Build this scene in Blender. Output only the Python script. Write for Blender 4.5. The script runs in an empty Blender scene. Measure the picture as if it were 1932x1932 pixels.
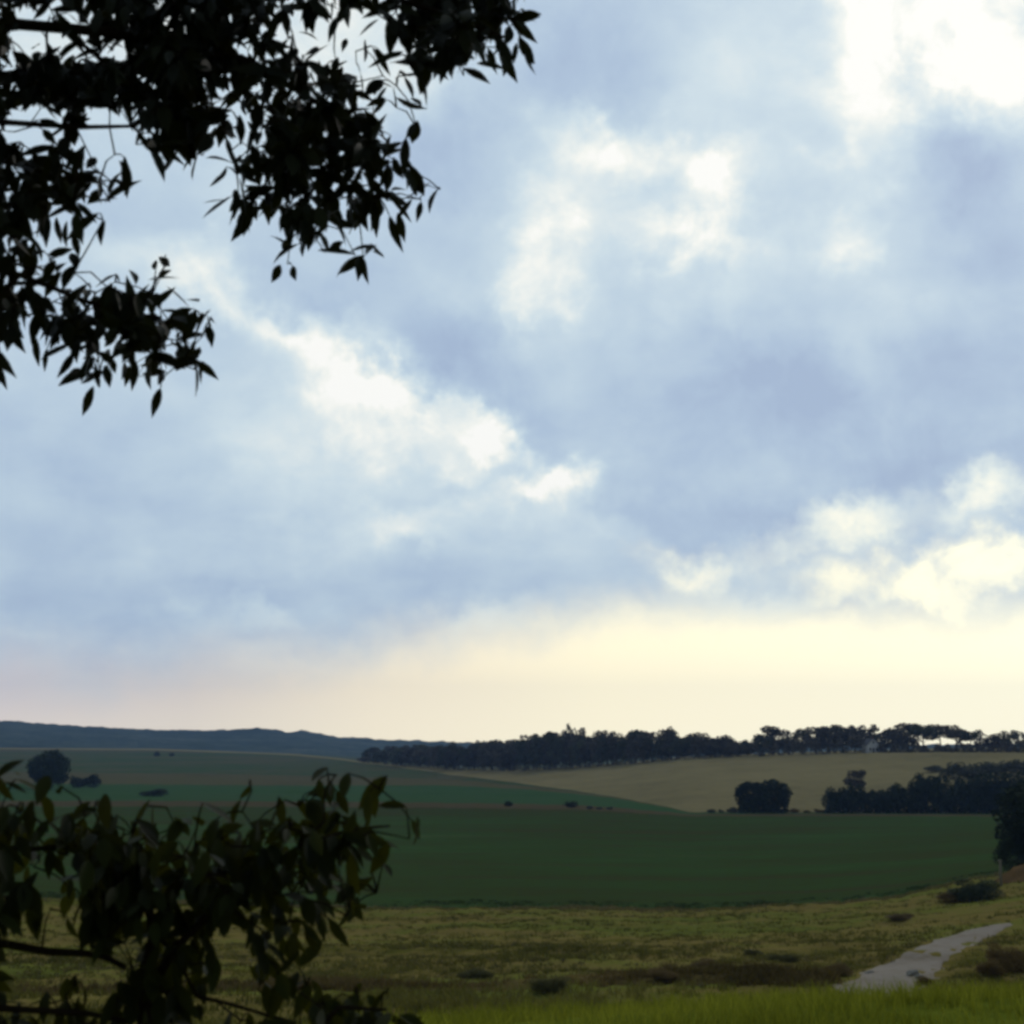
import bpy, math, random
import numpy as np
from mathutils import Vector
R = math.radians
random.seed(7); rng = np.random.default_rng(7)
S = bpy.context.scene
COL = S.collection

# ------------------------------------------------------------------ camera
F = 2654.0            # focal length in pixels of a 1932 px wide frame
PITCH = math.atan(434/F)
CAMZ = 1.7
cd = bpy.data.cameras.new('camera'); cam = bpy.data.objects.new('camera', cd); COL.objects.link(cam)
cd.sensor_fit = 'HORIZONTAL'; cd.sensor_width = 36; cd.lens = 36*F/1932
cd.clip_start = .1; cd.clip_end = 12000
cam.location = (0, 0, CAMZ); cam.rotation_euler = (R(90)+PITCH, 0, 0)
S.camera = cam
cd.dof.use_dof = True; cd.dof.focus_distance = 60; cd.dof.aperture_fstop = 5.6
S.view_settings.view_transform = 'Standard'; S.view_settings.look = 'None'
S.view_settings.gamma = 1; S.view_settings.exposure = 0; S.view_settings.use_curve_mapping = False
S.cycles.filter_width = 3.2
S.cycles.volume_bounces = 1
CP, SP = math.cos(PITCH), math.sin(PITCH)
def ray(px, py):
    a = (px-966)/F; b = -(py-966)/F
    return Vector((a, CP-b*SP, SP+b*CP))
def azel(px, py):
    d = ray(px, py)
    return math.atan2(d.x, d.y), math.atan2(d.z, math.hypot(d.x, d.y))
def at(px, py, r):
    """point seen at a pixel, r metres away measured along the ground"""
    d = ray(px, py); h = math.hypot(d.x, d.y)
    return Vector((d.x/h*r, d.y/h*r, CAMZ + d.z/h*r))

# ------------------------------------------------------------------ world sky
def lin(c):
    return tuple(((v/255)/12.92 if v/255 <= .04045 else ((v/255+.055)/1.055)**2.4) for v in c)
SUN_AZ, SUN_EL = R(24), R(34)
w = bpy.data.worlds.new('World'); S.world = w; w.use_nodes = True
nt = w.node_tree; nt.nodes.clear()
class G:
    def __init__(s, nt): s.t = nt
    def n(s, typ, **kw):
        x = s.t.nodes.new(typ)
        for k, v in kw.items(): setattr(x, k, v)
        return x
    def l(s, a, b): s.t.links.new(a, b)
    def put(s, sock, v):
        if isinstance(v, bpy.types.NodeSocket): s.l(v, sock)
        elif v is not None: sock.default_value = v
    def m(s, op, a, b=None, c=None, clamp=False):
        x = s.n('ShaderNodeMath', operation=op, use_clamp=clamp)
        s.put(x.inputs[0], a); s.put(x.inputs[1], b); s.put(x.inputs[2], c)
        return x.outputs[0]
    def vm(s, op, a, b=None, out=0):
        x = s.n('ShaderNodeVectorMath', operation=op)
        s.put(x.inputs[0], a); s.put(x.inputs[1], b); return x.outputs[out]
    def noise(s, vec, scale, detail=4, rough=.55, dist=0, col=False):
        x = s.n('ShaderNodeTexNoise'); s.put(x.inputs['Vector'], vec)
        x.inputs['Scale'].default_value = scale; x.inputs['Detail'].default_value = detail
        x.inputs['Roughness'].default_value = rough; x.inputs['Distortion'].default_value = dist
        return x.outputs[1 if col else 0]
    def sm(s, v, a, b, c=0., d=1., kind='SMOOTHSTEP'):
        x = s.n('ShaderNodeMapRange', interpolation_type=kind)
        s.put(x.inputs[0], v); s.put(x.inputs[1], a); s.put(x.inputs[2], b); s.put(x.inputs[3], c); s.put(x.inputs[4], d)
        return x.outputs[0]
    def mix(s, f, a, b, mode='MIX'):
        x = s.n('ShaderNodeMix', data_type='RGBA', blend_type=mode)
        s.put(x.inputs[0], f); s.put(x.inputs[6], a if isinstance(a, bpy.types.NodeSocket) else (*a, 1)[:4])
        s.put(x.inputs[7], b if isinstance(b, bpy.types.NodeSocket) else (*b, 1)[:4])
        return x.outputs[2]
    def ramp(s, f, stops):
        x = s.n('ShaderNodeValToRGB'); s.put(x.inputs[0], f); e = x.color_ramp.elements
        while len(e) < len(stops): e.new(.5)
        for i, (p, c) in enumerate(stops): e[i].position = p; e[i].color = (*c, 1)
        return x.outputs[0]
g = G(nt)
D = g.n('ShaderNodeTexCoord').outputs['Generated']
sep = g.n('ShaderNodeSeparateXYZ'); g.l(D, sep.inputs[0]); X, Y, Z = sep.outputs
el = g.m('ARCSINE', Z)
az = g.m('ARCTAN2', X, Y)
# noise lives on a flat cloud layer seen in perspective
den = g.m('ADD', g.m('MAXIMUM', Z, 0.), .30)
comb = g.n('ShaderNodeCombineXYZ'); g.l(g.m('DIVIDE', X, den), comb.inputs[0]); g.l(g.m('DIVIDE', Y, den), comb.inputs[1])
P = comb.outputs[0]
n_big = g.noise(P, 2.2, 4, .5, .2)
n_mid = g.noise(P, 6.0, 6, .55, .3)
n_fin = g.noise(D, 24, 5, .6, .3)
n_w1 = g.noise(D, 9, 5, .6, 0, col=True)
n_w2 = g.noise(D, 30, 4, .6, 0, col=True)
cAE = g.n('ShaderNodeCombineXYZ'); g.l(az, cAE.inputs[0]); g.l(el, cAE.inputs[1])
def off(nc, amp):
    a = g.vm('SUBTRACT', nc, (.5, .5, .5)); return g.vm('MULTIPLY', a, (amp, amp, 0))
WA = g.vm('ADD', g.vm('ADD', cAE.outputs[0], off(n_w1, .12)), off(n_w2, .045))
sepw = g.n('ShaderNodeSeparateXYZ'); g.l(WA, sepw.inputs[0]); azw, elw = sepw.outputs[0], sepw.outputs[1]
MOD = g.m('MULTIPLY_ADD', g.m('SUBTRACT', g.noise(D, 15, 6, .62, .4), .5), 3.0, .95)
def blob(acc, px, py, rx, ry, rot, amp):
    a, e = azel(px, py)
    mp = g.n('ShaderNodeMapping', vector_type='TEXTURE')
    g.l(WA, mp.inputs[0]); mp.inputs['Location'].default_value = (a, e, 0)
    mp.inputs['Rotation'].default_value = (0, 0, R(rot)); k = 1.35 if max(rx, ry) < 260 else 1.12; mp.inputs['Scale'].default_value = (rx*k/F, ry*k/F, 1)
    gr = g.n('ShaderNodeTexGradient', gradient_type='SPHERICAL'); g.l(mp.outputs[0], gr.inputs[0])
    s = g.m('POWER', g.sm(gr.outputs['Fac'], 0., 1.0), .9)
    return g.m('MULTIPLY_ADD', g.m('MULTIPLY', s, MOD), amp*(.92 if amp > .34 else 1.05), acc)
T = g.m('MULTIPLY_ADD', g.m('SUBTRACT', n_big, .5), .40, .36)
T = g.m('MULTIPLY_ADD', g.m('SUBTRACT', n_mid, .5), .44, T)
T = g.m('MULTIPLY_ADD', g.m('SUBTRACT', n_fin, .5), .22, T)
BLOBS = [ # px, py, rx, ry, rotation, amount: >0 thin bright cloud, <0 thick dark cloud
 (1850,40,330,210,-20,.85),(930,840,120,34,-32,.30),(700,745,150,30,-22,.25),(1100,900,60,30,10,.25),(520,660,160,30,-38,.18),(1645,190,110,160,0,.40),(1560,60,420,260,0,.22),(1870,150,180,120,-30,.35),
 (1230,290,220,70,-8,.50),(1335,365,60,90,0,.26),(1300,450,130,60,0,.45),(1010,420,80,70,20,.34),
 (1050,510,90,60,40,.28),(965,545,60,45,40,.36),(1095,560,50,40,0,.30),(1180,430,360,280,0,.20),(1500,400,300,240,0,.12),
 (800,810,210,95,-20,.22),(640,740,220,80,-30,.28),(900,850,90,60,-20,.25),(560,880,330,230,0,.20),
 (1080,925,110,55,20,.55),(990,955,150,45,5,.30),(780,1000,70,60,0,.28),(1150,995,130,40,-10,.18),(950,1010,330,90,0,.12),
 (390,540,110,70,-30,.38),(470,620,150,70,-40,.25),(240,490,120,60,0,.22),(580,650,60,40,0,.25),
 (1600,450,60,60,0,.28),(1345,1065,95,44,10,.55),(1590,975,110,44,12,.50),(1860,935,90,55,15,.65),
 (330,60,500,220,0,.30),(700,90,260,160,0,.30),(330,1130,60,26,0,.14),(515,1160,70,26,0,.14),
 (1650,640,110,70,-40,.16),(900,1165,130,35,10,.22),(1480,1120,230,26,5,.22),
 (850,690,330,130,-25,-.26),(1650,800,520,210,0,-.20),(1900,480,180,330,0,-.18),(1100,90,190,140,20,-.22),
 (880,270,150,110,0,-.20),(1350,720,330,200,0,-.15),(100,900,300,220,0,-.10),(600,1110,500,110,0,-.10),
 (550,620,150,80,-35,-.20),(1240,1000,200,70,-10,-.14),(180,1160,420,110,0,-.12),(1640,880,420,70,8,-.14),
 (1440,960,170,60,0,-.12),(1800,1150,230,26,0,-.20),(1500,720,180,60,-30,-.10),(1830,280,160,110,0,-.22)]
for b in BLOBS: T = blob(T, *b)
cloud = g.ramp(T, [(0, lin((167,187,214))), (.18, lin((177,198,221))), (.36, lin((192,212,228))), (.54, lin((209,226,235))), (.76, lin((231,240,240))), (.92, lin((250,252,246))), (1, (1.02,1.02,.98))])
# low sky: warm cream under the cloud edge, pinker to the left
edge = g.sm(azw, R(-20), R(8), .044, .090)
wid = g.sm(azw, R(-20), R(12), .040, .022)
els = g.m('ADD', g.m('MULTIPLY', elw, .38), g.m('MULTIPLY', el, .62))
H = g.sm(els, g.m('SUBTRACT', edge, wid), g.m('ADD', edge, wid), 1., 0.)
H = blob(H, 1810, 1065, 320, 64, 3, 1.3)
H = blob(H, 1345, 1065, 130, 60, 10, .45); H = blob(H, 1860, 935, 115, 60, 15, .35); H = blob(H, 1590, 985, 130, 55, 12, .30)
H = g.m('MINIMUM', H, 1.)
cream = g.ramp(g.sm(az, R(-21), R(20), kind='LINEAR'), [(0, lin((226,214,214))), (.20, lin((236,224,212))), (.38, (1.14,1.01,.75)), (.60, (1.30,1.19,.84)), (1, (1.38,1.31,.96))])
low = g.sm(el, 0., .05, .5, 0.)
cream = g.mix(low, cream, g.mix(.5, cream, (1.45, 1.34, .98)))
skyc = g.mix(H, cloud, cream)
# unseen sky overhead and behind the camera is dimmed to keep camera-facing surfaces dark
dark = g.m('MULTIPLY', g.sm(Y, -.25, .72, .28, 1.), g.sm(Z, .55, .95, 1., .5))
skyc = g.vm('SCALE', skyc, None); skyc.node.inputs[3].default_value = 1; g.l(dark, skyc.node.inputs[3])
tex = g.n('ShaderNodeTexSky', sky_type='NISHITA'); tex.sun_disc = False
tex.sun_elevation = SUN_EL; tex.sun_rotation = SUN_AZ; tex.altitude = 100; tex.air_density = 1; tex.dust_density = 2
b1 = g.n('ShaderNodeBackground'); g.l(tex.outputs[0], b1.inputs[0]); b1.inputs[1].default_value = .06
b2 = g.n('ShaderNodeBackground'); g.l(skyc, b2.inputs[0]); b2.inputs[1].default_value = 1.0
ms = g.n('ShaderNodeMixShader'); ms.inputs[0].default_value = .96
g.l(b1.outputs[0], ms.inputs[1]); g.l(b2.outputs[0], ms.inputs[2])
wo = g.n('ShaderNodeOutputWorld'); g.l(ms.outputs[0], wo.inputs[0])

sl = bpy.data.lights.new('sun', 'SUN'); sl.energy = .5; sl.angle = R(14); sl.color = (1, .93, .82)
so = bpy.data.objects.new('sun', sl); COL.objects.link(so)
sd = Vector((math.sin(SUN_AZ)*math.cos(SUN_EL), math.cos(SUN_AZ)*math.cos(SUN_EL), math.sin(SUN_EL)))
so.rotation_euler = sd.to_track_quat('Z', 'Y').to_euler()

# ------------------------------------------------------------------ helpers
def tag(o, label=None, cat=None, group=None, kind=None):
    if label: o['label'] = label
    if cat: o['category'] = cat
    if group: o['group'] = group
    if kind: o['kind'] = kind
    return o
def empty(name, loc=(0, 0, 0), rz=0):
    o = bpy.data.objects.new(name, None); COL.objects.link(o); o.location = loc; o.rotation_euler[2] = rz
    o.empty_display_size = .3; return o
def link(name, me, mat, parent=None, smooth=False):
    o = bpy.data.objects.new(name, me); COL.objects.link(o)
    if mat is not None and not me.materials:
        for m_ in (mat if isinstance(mat, (list, tuple)) else [mat]): me.materials.append(m_)
    if parent is not None: o.parent = parent
    if smooth: me.polygons.foreach_set('use_smooth', [True]*len(me.polygons))
    return o
def mesh_np(name, V, Fc, rnd=None):
    """V (n,3); Fc (m,k) all the same polygon size"""
    me = bpy.data.meshes.new(name); V = np.asarray(V, np.float32); Fc = np.asarray(Fc, np.int32)
    me.vertices.add(len(V)); me.vertices.foreach_set('co', V.ravel())
    k = Fc.shape[1]; me.loops.add(Fc.size); me.loops.foreach_set('vertex_index', Fc.ravel())
    me.polygons.add(len(Fc)); me.polygons.foreach_set('loop_start', np.arange(len(Fc), dtype=np.int32)*k)
    me.polygons.foreach_set('loop_total', np.full(len(Fc), k, np.int32))
    me.update(calc_edges=True)
    if rnd is not None:
        at_ = me.attributes.new('tint', 'FLOAT', 'POINT'); at_.data.foreach_set('value', np.asarray(rnd, np.float32))
    return me
class MB:
    def __init__(s): s.v = []; s.f = []
    def add(s, vs, fs):
        n = len(s.v); s.v += [tuple(v) for v in vs]; s.f += [tuple(n+i for i in f) for f in fs]
    def box(s, x0, x1, y0, y1, z0, z1):
        s.add([(x0,y0,z0),(x1,y0,z0),(x1,y1,z0),(x0,y1,z0),(x0,y0,z1),(x1,y0,z1),(x1,y1,z1),(x0,y1,z1)],
              [(0,3,2,1),(4,5,6,7),(0,1,5,4),(1,2,6,5),(2,3,7,6),(3,0,4,7)])
    def tube(s, pts, rad, n=7):
        pts = [Vector(p) for p in pts]; rings = []
        for i, p in enumerate(pts):
            d = (pts[min(i+1, len(pts)-1)]-pts[max(i-1, 0)]).normalized()
            a = d.cross(Vector((0, .3, 1))); a = a if a.length > .05 else d.cross(Vector((1, 0, 0))); a.normalize(); b = d.cross(a)
            rings.append([p+(a*math.cos(t)+b*math.sin(t))*rad[i] for t in [2*math.pi*k/n for k in range(n)]])
        fs = [(i*n+k, i*n+(k+1) % n, (i+1)*n+(k+1) % n, (i+1)*n+k) for i in range(len(pts)-1) for k in range(n)]
        fs += [tuple(range(n))[::-1], tuple((len(pts)-1)*n+k for k in range(n))]
        s.add([v for r_ in rings for v in r_], fs)
    def build(s, name, mat, parent=None, smooth=True):
        me = bpy.data.meshes.new(name); me.from_pydata(s.v, [], s.f); me.update()
        return link(name, me, mat, parent, smooth)
def material(name, build, rough=.9, spec=.2):
    m_ = bpy.data.materials.new(name); m_.use_nodes = True; t = m_.node_tree
    bs = t.nodes['Principled BSDF']; bs.inputs['Roughness'].default_value = rough
    bs.inputs['Specular IOR Level'].default_value = spec
    gg = G(t); oc = gg.n('ShaderNodeTexCoord').outputs['Object']
    c = build(gg, oc, bs)
    if c is not None: gg.put(bs.inputs['Base Color'], c if isinstance(c, bpy.types.NodeSocket) else (*c, 1))
    return m_
def geo_pos(gg): return gg.n('ShaderNodeNewGeometry').outputs['Position']
def bump(gg, bs, h, strength=.5, dist=.1):
    b = gg.n('ShaderNodeBump'); b.inputs['Strength'].default_value = strength; b.inputs['Distance'].default_value = dist
    gg.l(h, b.inputs['Height']); gg.l(b.outputs[0], bs.inputs['Normal'])
def field_mat(name, cols, scales=(.02, .12, .8), bumpd=.3, extra=None, stretch=(1, 1, 1)):
    def f(gg, oc, bs):
        p = gg.vm('MULTIPLY', oc, stretch)
        a = gg.noise(p, scales[0], 4, .6, .3); b = gg.noise(p, scales[1], 5, .65, .2); c = gg.noise(p, scales[2], 4, .7)
        t = gg.m('ADD', gg.m('MULTIPLY', a, .40), gg.m('ADD', gg.m('MULTIPLY', b, .38), gg.m('MULTIPLY', c, .22)))
        t = gg.sm(t, .33, .67, kind='LINEAR')
        col = gg.ramp(t, [(i/(len(cols)-1), c_) for i, c_ in enumerate(cols)])
        if extra: col = extra(gg, oc, col)
        bump(gg, bs, gg.m('ADD', b, gg.m('MULTIPLY', c, .6)), .8, bumpd)
        return col
    return material(name, f, 1., .0)
def foliage_mat(name, c0, c1, rough=.75, spec=.15, trans=0., coat=0.):
    def f(gg, oc, bs):
        a = gg.n('ShaderNodeAttribute', attribute_name='tint').outputs['Fac']
        oi = gg.n('ShaderNodeObjectInfo').outputs['Random']
        t = gg.m('MULTIPLY_ADD', gg.m('SUBTRACT', oi, .5), .35, a, clamp=True)
        col = gg.mix(t, c0, c1)
        if trans > 0:
            tr = gg.n('ShaderNodeBsdfTranslucent'); gg.l(gg.mix(.4, col, (.20, .19, .012)), tr.inputs[0])
            mx = gg.n('ShaderNodeMixShader'); mx.inputs[0].default_value = trans
            out = [n for n in gg.t.nodes if n.type == 'OUTPUT_MATERIAL'][0]
            gg.l(bs.outputs[0], mx.inputs[1]); gg.l(tr.outputs[0], mx.inputs[2]); gg.l(mx.outputs[0], out.inputs[0])
        return col
    return material(name, f, rough, spec)

# ------------------------------------------------------------------ terrain: border lines between the fields
# each border is a list of (px, py, metres) as surveyed from the viewpoint; z follows from them
def border(pts):
    A = []
    for px, py, r in pts:
        p = at(px, py, r); A.append((math.atan2(p.x, p.y), r, p.z))
    A.sort(); A = np.array(A)
    return lambda a: (np.interp(a, A[:, 0], A[:, 1])*(1+.0035*np.sin(np.asarray(a)*190)+.0025*np.sin(np.asarray(a)*467+1)), np.interp(a, A[:, 0], A[:, 2]))
XL, XR = -900, 2800
B = {
 'crest': border([(-600,2150,5.5),(0,2090,7),(400,2010,9),(800,1947,11),(1200,1915,12),(1600,1893,13),(1932,1882,14),(2400,1875,14)]),
 'foot':  border([(XL,2010,50),(0,1995,50),(700,1975,53),(1100,1945,56),(1600,1930,56),(2000,1922,56),(XR,1920,56)]),
 'ditch': border([(XL,1880,72),(0,1880,72),(900,1872,72),(1100,1862,72),(1400,1858,71),(1560,1862,69),(1650,1885,64),(2000,1885,63),(XR,1880,63)]),
 'bank':  border([(XL,1868,76),(0,1868,76),(900,1856,76),(1100,1842,76),(1400,1836,75),(1560,1846,73),(1650,1874,67),(2000,1870,66),(XR,1870,66)]),
 'swell': border([(XL,1790,108),(0,1790,108),(700,1785,108),(1300,1780,106),(1700,1772,104),(2000,1760,104),(XR,1760,104)]),
 'crop0': border([(XL,1690,180),(0,1692,180),(300,1702,178),(700,1714,176),(1300,1716,175),(1560,1706,177),(1700,1690,180),(1820,1660,190),(1932,1640,198),(XR,1625,200)]),
 'crop1': border([(XL,1522,440),(0,1522,440),(700,1523,440),(1100,1528,425),(1300,1540,400),(1932,1541,400),(XR,1541,400)]),
 'strip': border([(XL,1511,475),(0,1511,475),(700,1513,475),(1100,1519,455),(1300,1536,412),(1932,1537,411),(XR,1537,411)]),
 'green': border([(XL,1478,680),(0,1478,680),(500,1482,670),(850,1482,640),(1000,1490,580),(1150,1505,500),(1300,1533,420),(1500,1534,418),(1932,1535,417),(XR,1535,417)]),
 'dull':  border([(XL,1456,900),(0,1456,900),(500,1462,860),(850,1471,720),(1000,1484,610),(1150,1503,510),(1300,1532.4,422),(1500,1533.4,420),(1932,1534.4,419),(XR,1534.4,419)]),
 'tan0':  border([(XL,1413.5,1495),(0,1413.5,1495),(300,1415.5,1475),(560,1425.6,1290),(690,1440.6,922),(850,1462,745),(1000,1481,615),(1150,1502,512),(1300,1532,423),(1500,1533,421),(1932,1534,420),(XR,1534,420)]),
 'ridge': border([(XL,1413,1500),(0,1413,1500),(300,1415,1480),(560,1425,1300),(690,1440,930),(850,1452,790),(980,1455,720),(1110,1448,690),(1211,1440,670),(1288,1432,655),(1460,1425,645),(1650,1420,640),(1932,1420,640),(XR,1420,640)]),
 'top':   border([(XL,1411,1560),(0,1411,1560),(300,1413,1540),(560,1423,1360),(690,1438,1010),(850,1450,880),(980,1452,820),(1110,1445,790),(1211,1436,770),(1288,1428,755),(1460,1421,745),(1650,1415,730),(1800,1411,730),(XR,1411,730)]),
 'dip':   border([(XL,1412,1700),(0,1412,1700),(300,1414,1700),(560,1424,1600),(690,1436,1500),(850,1450,1400),(1100,1450,1300),(1500,1446,1200),(XR,1440,1200)]),
 'hilltoe': border([(XL,1410,1900),(0,1411,1900),(300,1413,1900),(600,1424,1900),(700,1430,1900),(1200,1430,1900),(XR,1430,1900)]),
}
ORDER = ['crest','foot','ditch','bank','swell','crop0','crop1','strip','green','dull','tan0','ridge','top','dip','hilltoe']
def nz(x, y, s, seed=0):
    """cheap smooth value noise"""
    x = np.asarray(x)/s+seed*17.3; y = np.asarray(y)/s+seed*9.1
    return (np.sin(x*1.7+np.sin(y*1.3+seed)*1.4)+np.sin(y*2.1+np.sin(x*1.1)*1.7+1.3)+.5*np.sin(x*4.3+y*3.1+seed)+.5*np.sin(y*5.2-x*3.7))/3
def rough(a, r, zone):
    x, y = np.sin(a)*r, np.cos(a)*r
    if zone == 0: return .04*nz(x, y, 1.5, 1)
    if zone in (1, 2, 3, 4, 5):
        return .35*nz(x*.35, y, 4.2, 2)+.22*nz(x, y, 6.5, 9)+.14*nz(x, y, 1.7, 3)
    if zone in (6, 7, 8): return .06*nz(x, y, 3, 4)
    return (.25 if zone > 10 else .08)*nz(x, y, 14, 5)
def zone_strip(i, a, t):
    """position on patch i (between border i-1 and i) at azimuths a, fraction t"""
    if i == 0: r0, z0 = np.full_like(a, .4), np.zeros_like(a)
    else: r0, z0 = B[ORDER[i-1]](a)
    r1, z1 = B[ORDER[i]](a)
    r = r0+(r1-r0)*t; z = z0+(z1-z0)*t
    fade = np.minimum(1, 6*np.minimum(t, 1-t))
    return r, z+rough(a, r, i)*fade
def ground(x, y):
    a = math.atan2(x, y); r = math.hypot(x, y); aa = np.array([a])
    pr, i = .4, 0
    for i, k in enumerate(ORDER):
        rk = B[k](aa)[0][0]
        if r <= rk: break
        pr = rk
    else: return float(B[ORDER[-1]](aa)[1][0])
    t = max(0, (r-pr)/max(rk-pr, 1e-6))
    return float(zone_strip(i, aa, np.array([t]))[1][0])
def hit(px, py, r0=16, r1=1600):
    """walk along a sight line to the ground"""
    r = r0
    while r < r1:
        p = at(px, py, r)
        if p.z <= ground(p.x, p.y): return p
        r *= 1.004
    return at(px, py, r1)
AZ = np.concatenate([np.radians(np.arange(-180, -26, 3.)), np.radians(np.arange(-26, 26.001, .11)), np.radians(np.arange(29, 180.1, 3.))])
def patch(name, i0, i1, mat, label, sub):
    V = []; rows = 0
    for i in range(i0, i1+1):
        ts = np.linspace(0, 1, sub[i-i0]+1)
        if i > i0: ts = ts[1:]
        for t in ts:
            r, z = zone_strip(i, AZ, np.full_like(AZ, t))
            V.append(np.stack([np.sin(AZ)*r, np.cos(AZ)*r, z], 1)); rows += 1
    n = len(AZ); V = np.concatenate(V)
    j, k = np.meshgrid(np.arange(rows-1), np.arange(n-1), indexing='ij'); q = (j*n+k).ravel()
    Fc = np.stack([q, q+n, q+n+1, q+1], 1)[:, ::-1]
    o = link(name, mesh_np(name, V, Fc), mat, smooth=True)
    return tag(o, label, kind='structure')

# colours of the land itself
M_near = field_mat('near_grass_soil', [(.08,.10,.012), (.16,.19,.022), (.22,.24,.03)], (.3, 2, 9), .05)
M_meadow = field_mat('rough_meadow', [(.07,.055,.014), (.12,.115,.020), (.24,.18,.055), (.18,.185,.036), (.13,.15,.028), (.09,.08,.018)], (.05, .12, .7), .3, stretch=(.4,1,1))
M_bank = field_mat('ditch_bank', [(.08,.06,.020), (.14,.10,.035), (.18,.15,.045)], (.05, .3, 1.2), .5)
def tram(gg, oc, col):
    wv = gg.n('ShaderNodeTexWave', wave_type='BANDS', bands_direction='Y'); wv.inputs['Scale'].default_value = .014; wv.inputs['Distortion'].default_value = .35; wv.inputs['Detail'].default_value = 1
    mp = gg.n('ShaderNodeMapping'); mp.inputs['Rotation'].default_value = (0, 0, R(4)); gg.l(oc, mp.inputs[0]); gg.l(mp.outputs[0], wv.inputs[0])
    line = gg.sm(wv.outputs['Fac'], .93, 1.); line = gg.m('MULTIPLY', line, gg.sm(gg.noise(oc, .03), .35, .6, 0, .55))
    return gg.mix(line, col, (.075, .06, .03))
M_crop = field_mat('soybean_field', [(.078,.064,.024), (.056,.074,.022), (.054,.100,.028), (.095,.155,.045)], (.013, .06, .5), .3, tram, stretch=(.35,1,1))
M_strip = field_mat('stubble_strip', [(.09,.075,.035), (.13,.10,.05)], (.01, .05, .4), .2)
M_green = field_mat('second_green_field', [(.045,.09,.03), (.06,.12,.045), (.07,.10,.045)], (.008, .04, .3), .2)
M_tan = field_mat('pale_hill_field', [(.19,.16,.08), (.29,.24,.115), (.37,.30,.15)], (.008, .03, .3), .3)
M_olive = field_mat('dull_field', [(.09,.085,.04), (.13,.115,.055), (.11,.12,.05)], (.004, .02, .2), .2)
M_far = field_mat('distant_fields', [(.08,.10,.05), (.12,.115,.06), (.07,.11,.045), (.11,.13,.06)], (.003, .012, .08), .2)
M_hill = field_mat('wooded_hills', [(.03,.05,.045), (.07,.10,.08), (.14,.16,.12)], (.005, .02, .06), 3)

def cap():
    mb = MB(); n = 40
    mb.add([(0, 0, 0)]+[(math.sin(2*math.pi*k/n)*.42, math.cos(2*math.pi*k/n)*.42, 0) for k in range(n)], [(0, (k+1) % n+1, k+1) for k in range(n)])
    return mb
patch('near_ground', 0, 0, M_near, 'grassy crest of the near slope at the bottom of the view', [14])
patch('meadow', 1, 2, M_meadow, 'olive rough meadow falling away below the near grass', [8, 8])
patch('ditch_bank', 3, 3, M_bank, 'brown weedy bank of the ditch beyond the near grass', [8])
patch('meadow', 4, 5, M_meadow, 'rough yellow green meadow below the dark crop field', [46, 60])
patch('crop_field', 6, 6, M_crop, 'dark green crop field across the valley floor', [70])
patch('field_strip', 7, 7, M_strip, 'thin brown strip between two green fields', [6])
patch('green_field', 8, 8, M_green, 'blue green field behind the thin brown strip', [20])
patch('olive_field', 9, 9, M_olive, 'dull brownish field behind the blue green one', [14])
patch('left_field', 10, 10, M_far, 'grey green fields reaching to the foot of the blue hills', [24])
patch('hillside_field', 11, 12, M_tan, 'pale dry field rising to the wooded ridge', [40, 8])
patch('distant_fields', 13, 14, M_far, 'low fields in front of the blue hills', [12, 10])

# far hills: wooded ground rising to the skyline
HT = np.array([(-900,1345),(0,1359),(67,1364),(167,1371),(267,1376),(400,1378),(467,1374),(520,1376),(540,1380),(567,1378),(597,1384),(644,1391),(760,1397),(900,1401),(1200,1404),(2800,1406)], float)
def hills():
    a = np.concatenate([np.radians(np.arange(-60, -26, 1.)), np.radians(np.arange(-26, 26.001, .06)), np.radians(np.arange(27, 61, 1.))])
    ap = np.array([azel(px, 1400)[0] for px, _ in HT]); ep = np.array([azel(px, py)[1] for px, py in HT])
    e = np.interp(a, ap, ep)
    rows = []; r0, z0 = B['hilltoe'](a)
    for t in np.linspace(0, 1, 26):
        r = r0+(2700-r0)*t; zt = CAMZ+2700*np.tan(e)
        u = t**1.3; z = z0+(zt-z0)*u
        x, y = np.sin(a)*r, np.cos(a)*r
        z = z+(2.2*nz(x, y, 22, 7)+1.4*nz(x, y, 9, 8)+3*nz(x, y, 120, 9)*(1-t))*min(1, t*6)
        rows.append(np.stack([x, y, z], 1))
    for t, dz in ((.15, -4), (.5, -25), (1, -70)):
        r = 2700+220*t; rows.append(np.stack([np.sin(a)*r, np.cos(a)*r, zt+dz], 1))
    n = len(a); V = np.concatenate(rows); m_ = len(rows)
    j, k = np.meshgrid(np.arange(m_-1), np.arange(n-1), indexing='ij'); q = (j*n+k).ravel()
    o = link('far_hills', mesh_np('far_hills', V, np.stack([q, q+n, q+n+1, q+1], 1)[:, ::-1]), M_hill, smooth=True)
    tag(o, 'long blue wooded hills on the horizon', kind='structure')
hills()

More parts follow.
